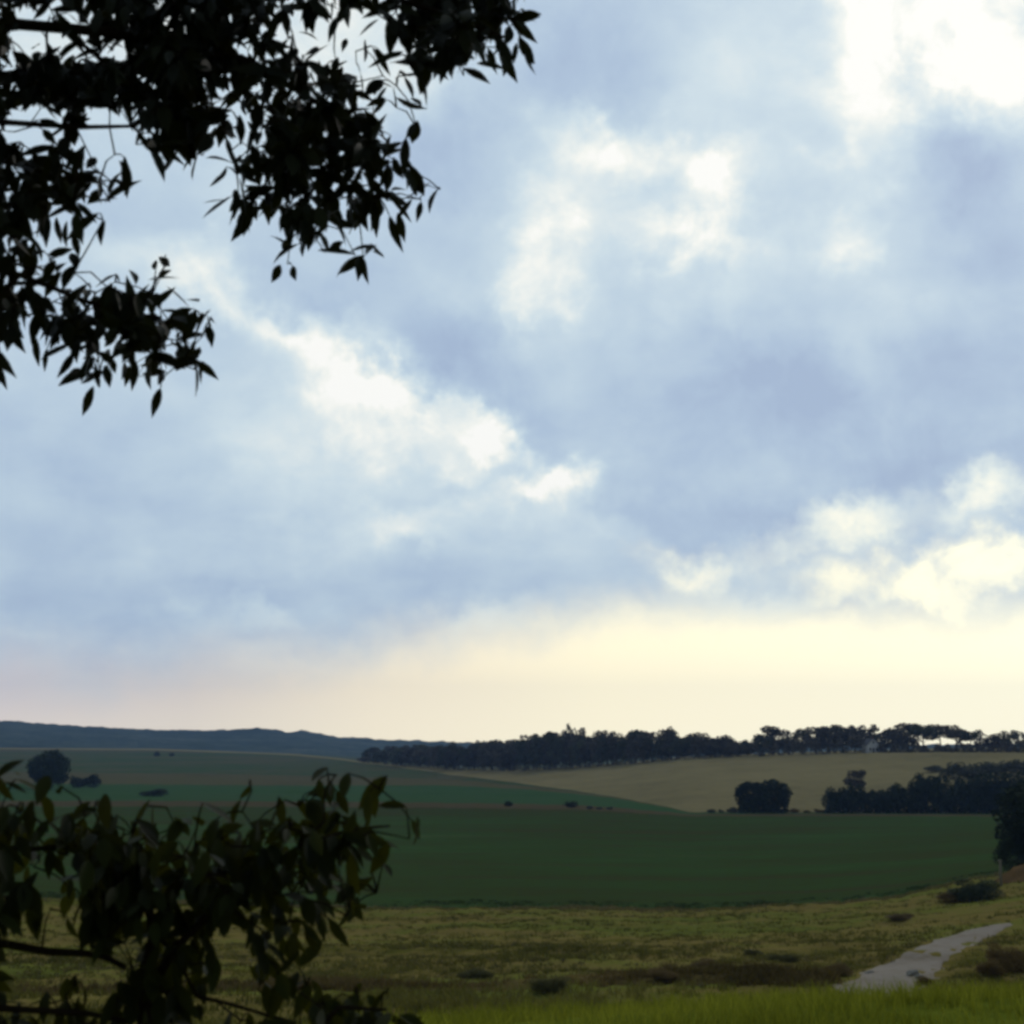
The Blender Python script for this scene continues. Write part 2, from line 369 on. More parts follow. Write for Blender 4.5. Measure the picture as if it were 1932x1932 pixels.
# gravel track in the meadow
def track():
    up = [(1560,1866),(1612,1840),(1655,1818),(1705,1797),(1760,1772),(1812,1757),(1850,1750),(1875,1746),(1905,1742)]
    lo = [(1742,1885),(1776,1856),(1785,1836),(1798,1815),(1822,1797),(1852,1780),(1880,1766),(1895,1756),(1912,1746)]
    V = []; n = 9; Lr = []
    def dens(L):
        out = []
        for (a, b), (c, d) in zip(L, L[1:]):
            for k in range(6): out.append((a+(c-a)*k/6, b+(d-b)*k/6))
        return out+[L[-1]]
    U, Lo = dens(up), dens(lo)
    for k, (a, b) in enumerate(zip(U, Lo)):
        p, q = hit(*a, r0=62), hit(*b, r0=62)
        wob = .45*math.sin(k*1.1)+.3*math.sin(k*.37)+.2*math.sin(k*2.3)
        for j in range(n):
            t = j/(n-1); v = p.lerp(q, t)
            if j == 0: v = v+(p-q).normalized()*wob
            if j == n-1: v = v+(q-p).normalized()*wob
            V.append((v.x, v.y, ground(v.x, v.y)+(-.12 if j in (0, n-1) else .05+.03*math.sin(t*math.pi*2))))
    m_ = len(U)
    j, k = np.meshgrid(np.arange(m_-1), np.arange(n-1), indexing='ij'); q = (j*n+k).ravel()
    mat = field_mat('gravel', [(.20,.155,.10), (.30,.245,.185), (.37,.315,.26), (.24,.21,.14)], (.18, .7, 3), .08)
    o = link('track', mesh_np('track', V, np.stack([q, q+1, q+n+1, q+n], 1)), mat, smooth=True)
    if o.data.polygons[0].normal.z < 0: o.data.flip_normals()
    tag(o, 'pale gravel farm track curving up through the meadow', kind='structure')
track()

# ------------------------------------------------------------------ grass and weeds (nobody could count them)
def blades(name, P0, H, W, lean, mat, tint, segs=2):
    """P0 (n,3) roots; each blade a bent tapering strip"""
    n = len(P0); th = rng.uniform(0, 2*np.pi, n); side = np.stack([np.cos(th), np.sin(th), np.zeros(n)], 1)
    ph = rng.uniform(0, 2*np.pi, n); ld = np.stack([np.cos(ph), np.sin(ph), np.zeros(n)], 1)*(lean*H)[:, None]
    rows = []
    for k in range(segs+1):
        t = k/segs; c = P0+ld*t*t+np.array([0, 0, 1])*(H*t*(1-.15*t))[:, None]; w_ = (W*(1-t)**.7/2)[:, None]
        if k < segs: rows += [c-side*w_, c+side*w_]
        else: rows.append(c)
    V = np.stack(rows, 1); m_ = V.shape[1]; base = np.arange(n)[:, None]*m_
    tris = []
    for k in range(segs-1): tris += [[2*k, 2*k+1, 2*k+3], [2*k, 2*k+3, 2*k+2]]
    tris.append([2*(segs-1), 2*segs-1, 2*segs])
    Fc = (base[:, None, :]+np.array(tris)[None]).reshape(-1, 3)
    return link(name, mesh_np(name, V.reshape(-1, 3), Fc, np.repeat(tint, m_)), mat)
M_grass = foliage_mat('tall_grass', (.11, .14, .012), (.38, .40, .045), .7, .1, .55)
def near_grass():
    n = 90000
    a = rng.uniform(R(-24), R(27), n); r = np.sqrt(rng.uniform(4.5**2, 17**2, n))
    x, y = np.sin(a)*r, np.cos(a)*r
    c = nz(x, y, .8, 11)
    keep = (rng.uniform(0, 1, n) < .55+.45*c) ; a, r, x, y, c = a[keep], r[keep], x[keep], y[keep], c[keep]
    z = np.zeros_like(r); rc, zc = B['crest'](a); rf, zf = B['foot'](a)
    tin = np.minimum(r/rc, 1); z = np.where(r < rc, zc*(r-.4)/(rc-.4), zc+(zf-zc)*(r-rc)/(rf-rc))-.05
    n = len(x); H = rng.uniform(.12, .30, n)*(1+.35*c); 
    tint = np.clip(.45+.35*nz(x, y, 1.1, 12)+rng.normal(0, .22, n), 0, 1)
    o = blades('grass', np.stack([x, y, z], 1), H, rng.uniform(.008, .018, n), rng.uniform(.1, .5, n), M_grass, tint)
    tag(o, 'tall bright green grass on the near slope', 'grass', kind='stuff')
near_grass()
M_weed = foliage_mat('meadow_weeds', (.075, .080, .020), (.25, .22, .06), .9, .1, .3)
M_pale = foliage_mat('dry_grass', (.12, .10, .04), (.30, .24, .11), .9, .1, .2)
M_cropleaf = foliage_mat('crop_leaves', (.045, .07, .024), (.08, .13, .045), .9, .05, .1)
M_bweed = foliage_mat('brown_weeds', (.11, .078, .028), (.30, .20, .085), .9, .1, .2)
def on_track(x, y, z):
    f = y*CP+(z-CAMZ)*SP; px = 966+F*x/f; py = 966-F*((z-CAMZ)*CP-y*SP)/f
    up = np.array([(1560,1862),(1618,1836),(1705,1797),(1760,1772),(1850,1750),(1905,1743)], float)
    lo = np.array([(1742,1885),(1776,1856),(1798,1815),(1822,1797),(1880,1766),(1912,1746)], float)
    return (py > np.interp(px, up[:, 0], up[:, 1], left=3000, right=3000)+2) & (py < np.interp(px, lo[:, 0], lo[:, 1], left=1900)+0)
def weeds(name, n, i0, i1, hmin, hmax, mat, label, ks, a0=-24, a1=24, per=9, tb=.45, wd=.10, t0=0., t1=1.):
    a = rng.uniform(R(a0), R(a1), n); i = rng.integers(i0, i1+1, n) if i0 != i1 else np.full(n, i0)
    P = []; 
    t = rng.uniform(t0, t1, n); x = np.zeros(n); y = np.zeros(n); z = np.zeros(n)
    for k in range(i0, i1+1):
        s = i == k; r, zz = zone_strip(k, a[s], t[s]); x[s] = np.sin(a[s])*r; y[s] = np.cos(a[s])*r; z[s] = zz
    c = nz(x, y, 7, ks)+.6*nz(x, y, 2.6, ks+1)
    keep = (rng.uniform(-.9, 1.1, n) < c) & ~on_track(x, y, z); x, y, z, c = x[keep], y[keep], z[keep], c[keep]; n = len(x)
    tn = np.clip(tb+.4*nz(x, y, 9, ks+2)+rng.normal(0, .15, n), 0, 1)
    X_ = np.repeat(x, per)+rng.normal(0, .22, n*per); Y_ = np.repeat(y, per)+rng.normal(0, .22, n*per)
    H = np.repeat(rng.uniform(hmin, hmax, n)*(1+.3*c), per)*rng.uniform(.6, 1.1, n*per)
    tint = np.clip(np.repeat(tn, per)+rng.normal(0, .1, n*per), 0, 1)
    o = blades(name, np.stack([X_, Y_, np.repeat(z, per)-.05], 1), H, rng.uniform(.5, 1.3, n*per)*wd, rng.uniform(.2, .8, n*per), mat, tint)
    tag(o, label, 'weeds', kind='stuff'); return o
weeds('weeds', 30000, 4, 5, .10, .38, M_weed, 'tufts of rough grass over the meadow below the crop field', 21)
weeds('weeds', 5000, 5, 5, .15, .6, M_pale, 'pale dry grass along the near edge of the crop field', 51, t0=.90, t1=1.004, tb=.6)
weeds('weeds', 3500, 6, 6, .12, .35, M_cropleaf, 'ragged soybean plants along the near edge of the crop', 61, t0=-.002, t1=.03, per=12)
weeds('weeds', 3000, 4, 4, .12, .4, M_pale, 'straw coloured patches of dry weeds across the lower meadow', 71, tb=.55)
weeds('weeds', 5000, 2, 2, .2, .7, M_weed, 'tufts of long grass this side of the ditch', 31)
weeds('weeds', 3200, 3, 3, .2, .6, M_bweed, 'brown weeds along the ditch bank', 41, per=12)

# ------------------------------------------------------------------ trees seen as crowns
M_bark = field_mat('bark', [(.03,.022,.016), (.06,.045,.032)], (1, 5, 20), .02)
def crown_mesh(seed, n=900, kind='round', ls=1.):
    """leaf clumps spread through a crown one unit high and one wide, standing on z=0"""
    rg = np.random.default_rng(seed)
    lob = []
    if kind == 'round':
        k = rg.integers(9, 14)
        for _ in range(k):
            th = rg.uniform(0, 2*np.pi); h = rg.uniform(.25, .88); rad = .34*math.sqrt(max(.05, 1-((h-.5)/.55)**2))*rg.uniform(.4, 1)
            lob.append((math.cos(th)*rad, math.sin(th)*rad, h, rg.uniform(.14, .23), rg.uniform(.10, .17)))
        lob.append((0, 0, .5, .33, .38))
    elif kind == 'umbrella':                      # bare lower trunk, flat high crown
        for _ in range(8):
            th = rg.uniform(0, 2*np.pi); rad = rg.uniform(.1, .36)
            lob.append((math.cos(th)*rad, math.sin(th)*rad, rg.uniform(.52, .90), rg.uniform(.12, .24), rg.uniform(.06, .14)))
        lob.append((0, 0, .74, .3, .17))
    elif kind == 'bush':
        for _ in range(9):
            th = rg.uniform(0, 2*np.pi); rad = rg.uniform(.05, .36)
            lob.append((math.cos(th)*rad, math.sin(th)*rad, rg.uniform(.18, .72), rg.uniform(.13, .24), rg.uniform(.14, .24)))
        lob.append((0, 0, .32, .38, .36))
    elif kind == 'globe':
        for _ in range(26):
            d_ = rg.normal(size=3); d_ /= np.linalg.norm(d_)
            lob.append((d_[0]*.30, d_[1]*.30, .47+d_[2]*.33, .13, .12))
        lob.append((0, 0, .46, .36, .42))
    elif kind == 'column':
        for h in np.linspace(.15, .95, 9):
            rad = .30*(1-h)**.5; th = rg.uniform(0, 2*np.pi)
            lob.append((math.cos(th)*rad*.4, math.sin(th)*rad*.4, h, .06+rad*.7, .09))
    lob = np.array(lob); vol = lob[:, 3]**2*lob[:, 4]; vol = vol**.8; pi = rg.choice(len(lob), n, p=vol/vol.sum())
    d = rg.normal(size=(n, 3)); d /= np.linalg.norm(d, axis=1)[:, None]
    rr = rg.uniform(.35, 1.08, n)**.5
    c = lob[pi, :3]+d*rr[:, None]*lob[pi][:, [3, 3, 4]]
    s = rg.uniform(.018, .045, n)*ls
    u = rg.normal(size=(n, 3)); u /= np.linalg.norm(u, axis=1)[:, None]; v = np.cross(u, d+.6*rg.normal(size=(n, 3))); v /= np.linalg.norm(v, axis=1)[:, None]
    V = np.stack([c-u*s[:, None]*1.2, c-v*s[:, None]*.7+u*s[:, None]*.2, c+u*s[:, None]*1.2, c+v*s[:, None]*.8], 1).reshape(-1, 3)
    V[:, 2] = np.maximum(V[:, 2], .0)
    tint = np.clip(rg.uniform(.2, .8, len(lob))[pi]*.6+rg.uniform(0, .4, n), 0, 1)
    return mesh_np('crown', V, np.arange(4*n).reshape(n, 4), np.repeat(tint, 4))
def trunk_mesh(seed, kind='round'):
    rg = random.Random(seed); mb = MB(); top = {'globe': .5, 'round': .6, 'umbrella': .78, 'bush': .4, 'column': .9}[kind]; rb = .022 if kind != 'bush' else .015
    x = rg.uniform(-.03, .03); mb.tube([(0, 0, -.03), (x*.5, 0, top*.4), (x, .01, top*.75), (x*1.2, 0, top)], [rb, rb*.8, rb*.6, rb*.2], 6)
    for _ in range(6):
        th = rg.uniform(0, 6.28); h = rg.uniform(.35, .8)*top; L = rg.uniform(.14, .28)
        mb.tube([(x*.6, 0, h), (math.cos(th)*L*.6, math.sin(th)*L*.6, h+L*.5), (math.cos(th)*L, math.sin(th)*L, h+L*.8)], [rb*.5, rb*.35, rb*.12], 5)
    me = bpy.data.meshes.new('trunk'); me.from_pydata(mb.v, [], mb.f); me.update(); return me
M_tree = foliage_mat('dark_crown', (.016, .026, .012), (.045, .065, .026), .85, .1)
M_treeb = foliage_mat('brown_crown', (.030, .030, .018), (.065, .060, .032), .85, .1)
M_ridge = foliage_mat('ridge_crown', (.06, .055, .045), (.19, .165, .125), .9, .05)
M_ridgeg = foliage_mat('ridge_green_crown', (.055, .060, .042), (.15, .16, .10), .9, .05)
PROT = {}
def proto(kind, v, mat, fine):
    key = (kind, v, mat.name, fine)
    if key not in PROT:
        n0 = {'globe': 2200, 'round': 1700, 'umbrella': 1100, 'bush': 1500, 'column': 700}[kind]
        cm = crown_mesh(100+v*7+len(kind), int(n0*[1, 2.6, 9][fine]), kind, [1, .72, .38][fine]); cm.materials.append(mat)
        tm = trunk_mesh(v*3+1, kind); tm.materials.append(M_bark); PROT[key] = (cm, tm)
    return PROT[key]
def plant(name, px, base, top, width, r, label, cat='tree', group=None, kind='round', mat=None, v=None, sink=0., fine=0):
    """a tree whose foot stands on the ground at distance r; top/width in picture units give its true size"""
    mat = mat or M_tree; v = random.randrange(5) if v is None else v
    if r is None:
        foot = hit(px, base); r = math.hypot(foot.x, foot.y)
    p = at(px, base, r); z = ground(p.x, p.y)-sink
    h = at(px, top, r).z-z; wm = width/F*r
    o = empty(name, (p.x, p.y, z), random.uniform(0, 6.28)); 
    cm, tm = proto(kind, v, mat, fine)
    c = bpy.data.objects.new('crown', cm); t = bpy.data.objects.new('trunk', tm)
    for q in (c, t): COL.objects.link(q); q.parent = o; q.scale = (wm*1.15, wm*1.15, h)
    tag(o, label, cat, group); return o

# wood on the middle ridge
TM = np.array([(684,1412),(744,1400),(804,1404),(877,1392),(924,1393),(937,1400),(961,1391),(991,1381),(1037,1376),(1074,1370),(1087,1381),(1137,1376),(1211,1377),(1261,1371),(1281,1386),(1311,1377),(1341,1389),(1365,1384),(1400,1393),(1421,1399)], float)
BM = np.array([(684,1440),(850,1452),(980,1455),(1110,1448),(1211,1440),(1288,1432),(1421,1427)], float)
ORD = ('first second third fourth fifth sixth seventh eighth ninth tenth eleventh twelfth thirteenth fourteenth fifteenth sixteenth seventeenth eighteenth nineteenth twentieth '+' '.join('twenty-'+w_ for w_ in 'first second third fourth fifth sixth seventh eighth ninth'.split())+' thirtieth '+' '.join('thirty-'+w_ for w_ in 'first second third fourth fifth sixth seventh eighth ninth'.split())+' fortieth '+' '.join('forty-'+w_ for w_ in 'first second third fourth fifth sixth seventh eighth ninth'.split())+' fiftieth fifty-first').split()
GW = 'trees of the wood on the middle ridge'
x = 690; k = 0
while x < 1418:
    top = np.interp(x, TM[:, 0], TM[:, 1]); base = np.interp(x, BM[:, 0], BM[:, 1])
    a = np.array([azel(x, 1440)[0]]); r = float(B['ridge'](a)[0][0])
    for row in (0, 1):
        xx = x+random.uniform(-7, 7)+row*11
        rr = r+6+row*random.uniform(22, 45)
        tt = top+(random.uniform(6, 22) if row == 0 else random.uniform(-1, 5))
        tt = min(tt, base-14)
        wpx = random.uniform(34, 50) if base-top > 35 else random.uniform(26, 36)
        size = 'broad' if wpx > 43 else 'narrow' if wpx < 38 else 'middling'
        lab = ('%s front tree of the ridge wood, %s from the blue hills' if row == 0 else '%s skyline tree of the ridge wood, %s from the blue hills') % (size, ORD[k//2])
        if k == 0: lab = 'low tree ending the wood on the left, next to the blue hills'
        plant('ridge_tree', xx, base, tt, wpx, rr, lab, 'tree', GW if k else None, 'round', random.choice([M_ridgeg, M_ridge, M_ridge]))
        k += 1
    x += random.uniform(15, 21)
plant('pine_tree', 1074, 1450, 1367, 34, 715, 'narrow pointed tree rising above the middle of the ridge wood', kind='column', mat=M_ridge, v=1)
plant('ridge_tree', 1261, 1437, 1367, 34, 668, 'tall round tree standing above the right end of the ridge wood', mat=M_ridge, v=2)
def undergrowth(px0, px1, base_f, hpx, r_f, mat, label, n=5000, gap=None):
    V = []; T2 = []
    for _ in range(n):
        px = random.uniform(px0, px1)
        if gap and gap[0] < px < gap[1]: continue
        b = base_f(px); r = r_f(px)+random.uniform(0, 9); m_ = r/F
        hh = hpx*(.55+.45*math.sin(px*.11)*math.sin(px*.047+1)+.25*math.sin(px*.31))*m_
        p = at(px, b, r); z = ground(p.x, p.y)+max(.3, hh)*random.random()**.8
        s_ = random.uniform(.25, .6); u = Vector([random.gauss(0, 1) for _ in range(3)]).normalized(); v = u.cross(Vector([random.gauss(0, 1) for _ in range(3)])).normalized()
        c = Vector((p.x, p.y, z)); V += [c-u*s_, c-v*s_*.7, c+u*s_, c+v*s_*.7]; T2 += [random.random()]*4
    tag(link('undergrowth', mesh_np('undergrowth', np.array([tuple(q) for q in V]), np.arange(len(V)).reshape(-1, 4), T2), mat), label, 'undergrowth', kind='stuff')
undergrowth(690, 1425, lambda x: np.interp(x, BM[:, 0], BM[:, 1]), 22, lambda x: float(B['ridge'](np.array([azel(x, 1440)[0]]))[0][0])+1, M_ridge, 'dark brush along the foot of the ridge wood')

# trees round the farmhouse on the right ridge
TR = [(1440,1379,36,'round','rounded tree left of the dip beside the farm trees'),(1460,1369,42,'round','tall rounded tree at the left end of the farm trees'),
 (1487,1386,34,'round','low tree just right of the tall rounded one'),(1513,1373,40,'round','broad tree in the left half of the farm trees'),
 (1540,1368,42,'round','full tree left of the tallest farm tree'),(1566,1363,44,'round','tallest full tree among the farm trees'),
 (1592,1367,40,'round','full tree between the tallest one and the farmhouse'),(1613,1365,36,'round','tree behind the white farmhouse, on its left'),
 (1640,1366,34,'round','narrow tree behind the white farmhouse'),(1662,1384,30,'round','low tree just right of the farmhouse'),
 (1688,1367,50,'round','full crowned tree, first right of the farmhouse'),(1712,1364,54,'round','tall full tree, second right of the farmhouse'),
 (1742,1363,48,'umbrella','widest high crowned pine with sky showing under it'),(1775,1366,44,'umbrella','high crowned pine right of the widest pine'),
 (1806,1369,42,'umbrella','thin topped pine near the right end of the row'),(1832,1377,30,'umbrella','small sparse pine before the gap at the right'),
 (1850,1377,34,'column','slender pointed tree before the last round ones'),(1876,1382,36,'round','round tree, second from the right end of the ridge'),
 (1908,1377,34,'round','last round tree on the ridge by the picture edge'),(1945,1380,40,'round','ridge tree cut by the picture edge')]
for i, (px, top, wpx, kd, lab) in enumerate(TR):
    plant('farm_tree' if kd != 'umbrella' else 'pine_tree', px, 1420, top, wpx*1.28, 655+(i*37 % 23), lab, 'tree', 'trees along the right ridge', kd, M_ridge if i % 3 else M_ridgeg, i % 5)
undergrowth(1425, 1680, lambda x: 1421, 44, lambda x: 645, M_ridge, 'dark brush under the farm trees', 3000, (1632, 1656))
undergrowth(1655, 1960, lambda x: 1421, 20, lambda x: 645, M_ridge, 'low dark brush under the high crowned pines', 4500)

# single trees in the fields
plant('field_tree', 1418, 1538, 1468, 72, 424, 'dark round tree, left half of the pair at the foot of the pale hill', group='pair of round trees below the pale hill', v=0, kind='globe', fine=1)
plant('field_tree', 1459, 1538, 1464, 74, 421, 'dark round tree, right half of the pair at the foot of the pale hill', group='pair of round trees below the pale hill', v=3, kind='globe', fine=1)
HG = [(1573,1478,50,428),(1607,1474,52,424),(1640,1480,46,430),(1668,1482,44,422),(1692,1471,44,426),(1722,1462,50,424),(1750,1441,58,430),(1786,1446,64,424),(1822,1452,64,428),(1855,1446,64,424),(1890,1446,66,426),(1925,1442,66,424)]
HL = ['left end tree of the dark hedgerow along the crop field','second tree of the dark hedgerow, level with its neighbour','hedgerow tree just right of the paler one behind','low hedgerow tree in the dip of the row','small pointed hedgerow tree right of the dip','hedgerow tree stepping up beside the tallest one','tallest bushy tree in the middle of the dark hedgerow','full hedgerow tree just right of the tallest','hedgerow tree with a flat top in the right half','hedgerow tree in front of the hazy wood at right','hedgerow tree beside the large black tree','hedgerow tree behind the large black tree']
for (px, top, wpx, r), lab in zip(HG, HL):
    plant('hedgerow_tree', px, 1536, top, wpx, r, lab, 'tree', 'dark hedgerow trees along the crop field', 'bush', M_tree, fine=1)
undergrowth(1394, 1488, lambda x: 1537, 26, lambda x: 417, M_tree, 'dark brush round the feet of the pair of round trees', 1800)
undergrowth(1556, 1960, lambda x: 1537, 48, lambda x: 416, M_tree, 'dark brush filling the foot of the hedgerow', 7000)
plant('field_tree', 1614, 1500, 1451, 46, 480, 'paler brownish tree showing over the hedgerow', mat=M_ridge, v=4)
HZ = ['first hazy tree at the left of the wood behind the hedgerow top','hazy tree in the middle of the wood behind the right hedgerow','hazy tree right of the middle in the wood behind the hedgerow','hazy tree next to the picture edge behind the hedgerow','hazy tree cut by the picture edge behind the hedgerow','hazy tree just behind the tallest hedgerow tree']
for i, (px, top, wpx) in enumerate([(1800,1432,44),(1835,1431,46),(1868,1429,44),(1900,1430,46),(1935,1428,48),(1765,1440,34)]):
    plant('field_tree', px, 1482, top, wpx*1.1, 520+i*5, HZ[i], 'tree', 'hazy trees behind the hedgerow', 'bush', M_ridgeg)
plant('edge_tree', 2000, 1662, 1448, 232, 196, 'large black tree cut off by the right picture edge', mat=M_tree, v=2, kind='globe', fine=2)
plant('shrub', 1922, 1655, 1560, 76, 193, 'tall black shrub hiding the foot of the large black tree', 'shrub', None, 'bush', M_tree, fine=2)
plant('field_tree', 92, 1490, 1406, 84, 600, 'large solitary round tree in the left fields', v=1, kind='globe', fine=1)
plant('shrub', 148, 1482, 1458, 34, 620, 'bush just right of the large solitary round tree', 'shrub', None, 'bush')
plant('shrub', 175, 1481, 1453, 34, 620, 'larger bush of the two beside the solitary round tree', 'shrub', None, 'bush')
plant('shrub', 290, 1499, 1486, 62, 520, 'low flat dark bush in the middle of the left fields', 'shrub', None, 'bush')
plant('field_tree', 296, 1425, 1416, 12, 1250, 'tiny tree dot on the far left fields, left of its neighbour', kind='bush')
plant('field_tree', 324, 1426, 1418, 12, 1250, 'tiny tree dot on the far left fields, right of its neighbour', kind='bush')
plant('shrub', 959, 1526, 1509, 18, 445, 'small lone shrub on the brown strip', 'shrub', None, 'bush')
plant('shrub', 1079, 1527, 1509, 30, 440, 'rounded dark shrub at the end of the brown strip', 'shrub', None, 'bush')
for px, q in ((1112, 'nearest'), (1131, 'middle'), (1150, 'farthest')): plant('shrub', px, 1529, 1521-(px % 3), 15, 430, 'very low scrub right of the rounded dark shrub, %s of three to it' % q, 'shrub', 'low scrub on the field border', 'bush', M_ridgeg)
for px, t, w_, q in ((1342, 1524, 18, 'farthest'), (1361, 1526, 14, 'middle'), (1383, 1521, 24, 'nearest')): plant('shrub', px, 1535, t, w_, 420, 'low green scrub left of the round trees, %s of three to them' % q, 'shrub', 'low scrub beside the round trees', 'bush', M_ridgeg)
for px, t, w_, q in ((1500, 1524, 22, 'next to the round trees'), (1522, 1527, 16, 'halfway'), (1546, 1524, 20, 'next to the hedgerow')): plant('shrub', px, 1536, t, w_, 420, 'low reddish scrub between round trees and hedgerow, %s' % q, 'shrub', 'reddish scrub before the hedgerow', 'bush', M_bweed)
# shrubs of the meadow
M_mshrub = foliage_mat('meadow_shrub', (.08, .08, .030), (.18, .17, .06), .9, .05, .15)
MS = [(1040,1868,1838,70,None,M_mshrub,'dark leafy bush in front of the ditch'),(1250,1845,1822,50,None,M_bweed,'small brown bush on the ditch bank'),
 (1850,1700,1655,95,None,M_tree,'dark green bush below the large black tree'),(1795,1700,1678,50,None,M_bweed,'reddish brown shrub left of the dark green bush'),
 (1905,1835,1775,75,None,M_bweed,'tall brown bush right of the gravel track'),(1870,1842,1800,50,None,M_bweed,'lower brown bush beside the gravel track'),
 (1745,1858,1836,34,None,M_bweed,'brown clump growing on the near end of the track'),(1480,1815,1795,60,None,M_mshrub,'grey green bush in the meadow left of the track'),
 (1420,1800,1788,40,None,M_mshrub,'small grey green bush further out in the meadow'),(1330,1825,1806,50,None,M_bweed,'brown bush left of the grey green one'),
 (900,1845,1822,70,None,M_mshrub,'wide green bush at the left of the ditch'),(1580,1840,1815,60,None,M_bweed,'brown bush just left of where the track begins'),(1700,1735,1722,50,None,M_bweed,'low brown scrub above the track')]
for px, base, top, wpx, r, mat, lab in MS:
    plant('shrub', px, base, top, wpx, r, lab, 'shrub', None, 'bush', mat, sink=.1, fine=2)

# bare bank under the black tree
def earth_bank():
    V = []; n, m_ = 40, 14
    p0, p1 = at(1880, 1680, 172), at(2120, 1672, 172)
    for j in range(m_):
        for i in range(n):
            s = i/(n-1); t = j/(m_-1); p = p0.lerp(p1, s); y = p.y+(t-.5)*12
            h = 1.9*math.sin(math.pi*t)**.8*min(1, s*6)*(1-.15*math.sin(s*14))+.28*nz(p.x, y, 1.6, 5)+.15*nz(p.x, y, .6, 6)
            V.append((p.x, y, ground(p.x, y)-.3+h))
    j, k = np.meshgrid(np.arange(m_-1), np.arange(n-1), indexing='ij'); q = (j*n+k).ravel()
    o = link('earth_bank', mesh_np('earth_bank', V, np.stack([q, q+1, q+n+1, q+n], 1)), field_mat('bare_earth', [(.07,.055,.02), (.14,.085,.035), (.22,.13,.06)], (.08, .4, 2), .2), smooth=True)
    tag(o, 'orange brown earth bank below the large black tree', kind='structure')
earth_bank()
# weathered post on the bank
pp = hit(1889, 1672, 120); mb = MB()
mb.tube([(0,0,-.3),(0,0,1.2),(.03,0,2.5)], [.17,.16,.14], 8)
post = empty('fence_post', (pp.x, pp.y, ground(pp.x, pp.y)))
mb.build('post_shaft', material('weathered_wood', lambda gg, oc, bs: gg.mix(gg.noise(oc, 6), (.16,.14,.10), (.32,.29,.22))), post)
mb = MB(); mb.box(-.19,.19,-.19,.19,2.5,2.58); mb.build('post_cap', bpy.data.materials['weathered_wood'], post, False)
tag(post, 'pale weathered post at the edge of the brown bank', 'post')

# stones at the near end of the track
def stone(px, py, s, lab, seed):
    rg = random.Random(seed); p = hit(px, py, 62); bpyme = bpy.data.meshes.new('stone')
    import bmesh
    bm = bmesh.new(); bmesh.ops.create_icosphere(bm, subdivisions=3, radius=1)
    for v in bm.verts:
        n_ = .16*math.sin(v.co.x*3+seed)+.13*math.sin(v.co.y*4+v.co.z*3+seed); v.co *= (1+n_); v.co.z *= .6; v.co.x *= 1.3
    bm.to_mesh(bpyme); bm.free()
    o = link('stone', bpyme, MST, smooth=True); o.location = (p.x, p.y, ground(p.x, p.y)+.25*s); o.scale = (s, s, s); o.rotation_euler[2] = seed
    tag(o, lab, 'stone', 'stones by the gravel track')
MST = field_mat('pale_stone', [(.22,.21,.18), (.36,.34,.30)], (.5, 2, 8), .05)
stone(1722, 1842, .32, 'larger pale stone at the near end of the track', 1); stone(1734, 1846, .2, 'smaller pale stone right beside the larger one', 2)
stone(1640, 1838, .2, 'small stone at the left corner of the track', 4)

# farmhouse on the ridge
def farmhouse():
    p = at(1643, 1420, 650); z = ground(p.x, p.y)
    h = empty('farmhouse', (p.x, p.y, z-.2), R(18))
    white = material('white_boards', lambda gg, oc, bs: gg.mix(gg.noise(oc, 3), (.72,.72,.72), (.85,.85,.85)), .7)
    glass = material('window_glass', lambda gg, oc, bs: (.02,.025,.03), .1, .5)
    grey = material('grey_shingles', lambda gg, oc, bs: gg.mix(gg.noise(oc, 4), (.10,.10,.11), (.17,.17,.18)), .9)
    brick = material('chimney_brick', lambda gg, oc, bs: gg.mix(gg.noise(oc, 8), (.2,.08,.05), (.3,.13,.09)), .9)
    mb = MB(); mb.box(-2.9,2.9,-2.3,2.3,0,3.6)
    mb.add([(-2.9,-2.3,3.6),(2.9,-2.3,3.6),(0,-2.3,6),(-2.9,2.3,3.6),(2.9,2.3,3.6),(0,2.3,6)], [(0,1,2),(5,4,3)])
    wl = mb.build('wall', white, h, False)
    mb = MB()
    for s in (-1, 1):
        mb.add([(s*3.3,-2.6,3.3),(0,-2.6,6.05),(0,2.6,6.05),(s*3.3,2.6,3.3),(s*3.3,-2.6,3.45),(0,-2.6,6.2),(0,2.6,6.2),(s*3.3,2.6,3.45)],
               [(0,1,2,3),(4,7,6,5),(0,4,5,1),(1,5,6,2),(2,6,7,3),(3,7,4,0)])
    rf = mb.build('roof', grey, h, False)
    mb = MB(); mb.box(.8,1.4,-.3,.3,5,6.9); mb.build('chimney', brick, rf, False)
    for wx, wz in ((-1.7,1.0),(1.7,1.0),(0,4.0)):
        f_ = MB(); f_.box(wx-.55,wx+.55,-2.38,-2.302,wz-.1,wz+1.3); wf = f_.build('window', white, h, False)
        q = MB(); q.box(wx-.42,wx+.42,-2.40,-2.384,wz+.02,wz+1.18); q.build('pane', glass, wf, False)
    d = MB(); d.box(-.5,.5,-2.36,-2.302,0,2.1); dd = d.build('door', grey, h, False)
    d = MB(); d.box(.3,.38,-2.42,-2.364,1,1.1); d.build('handle', glass, dd, False)
    tag(h, 'small white farmhouse half hidden among the ridge trees', 'house')
farmhouse()

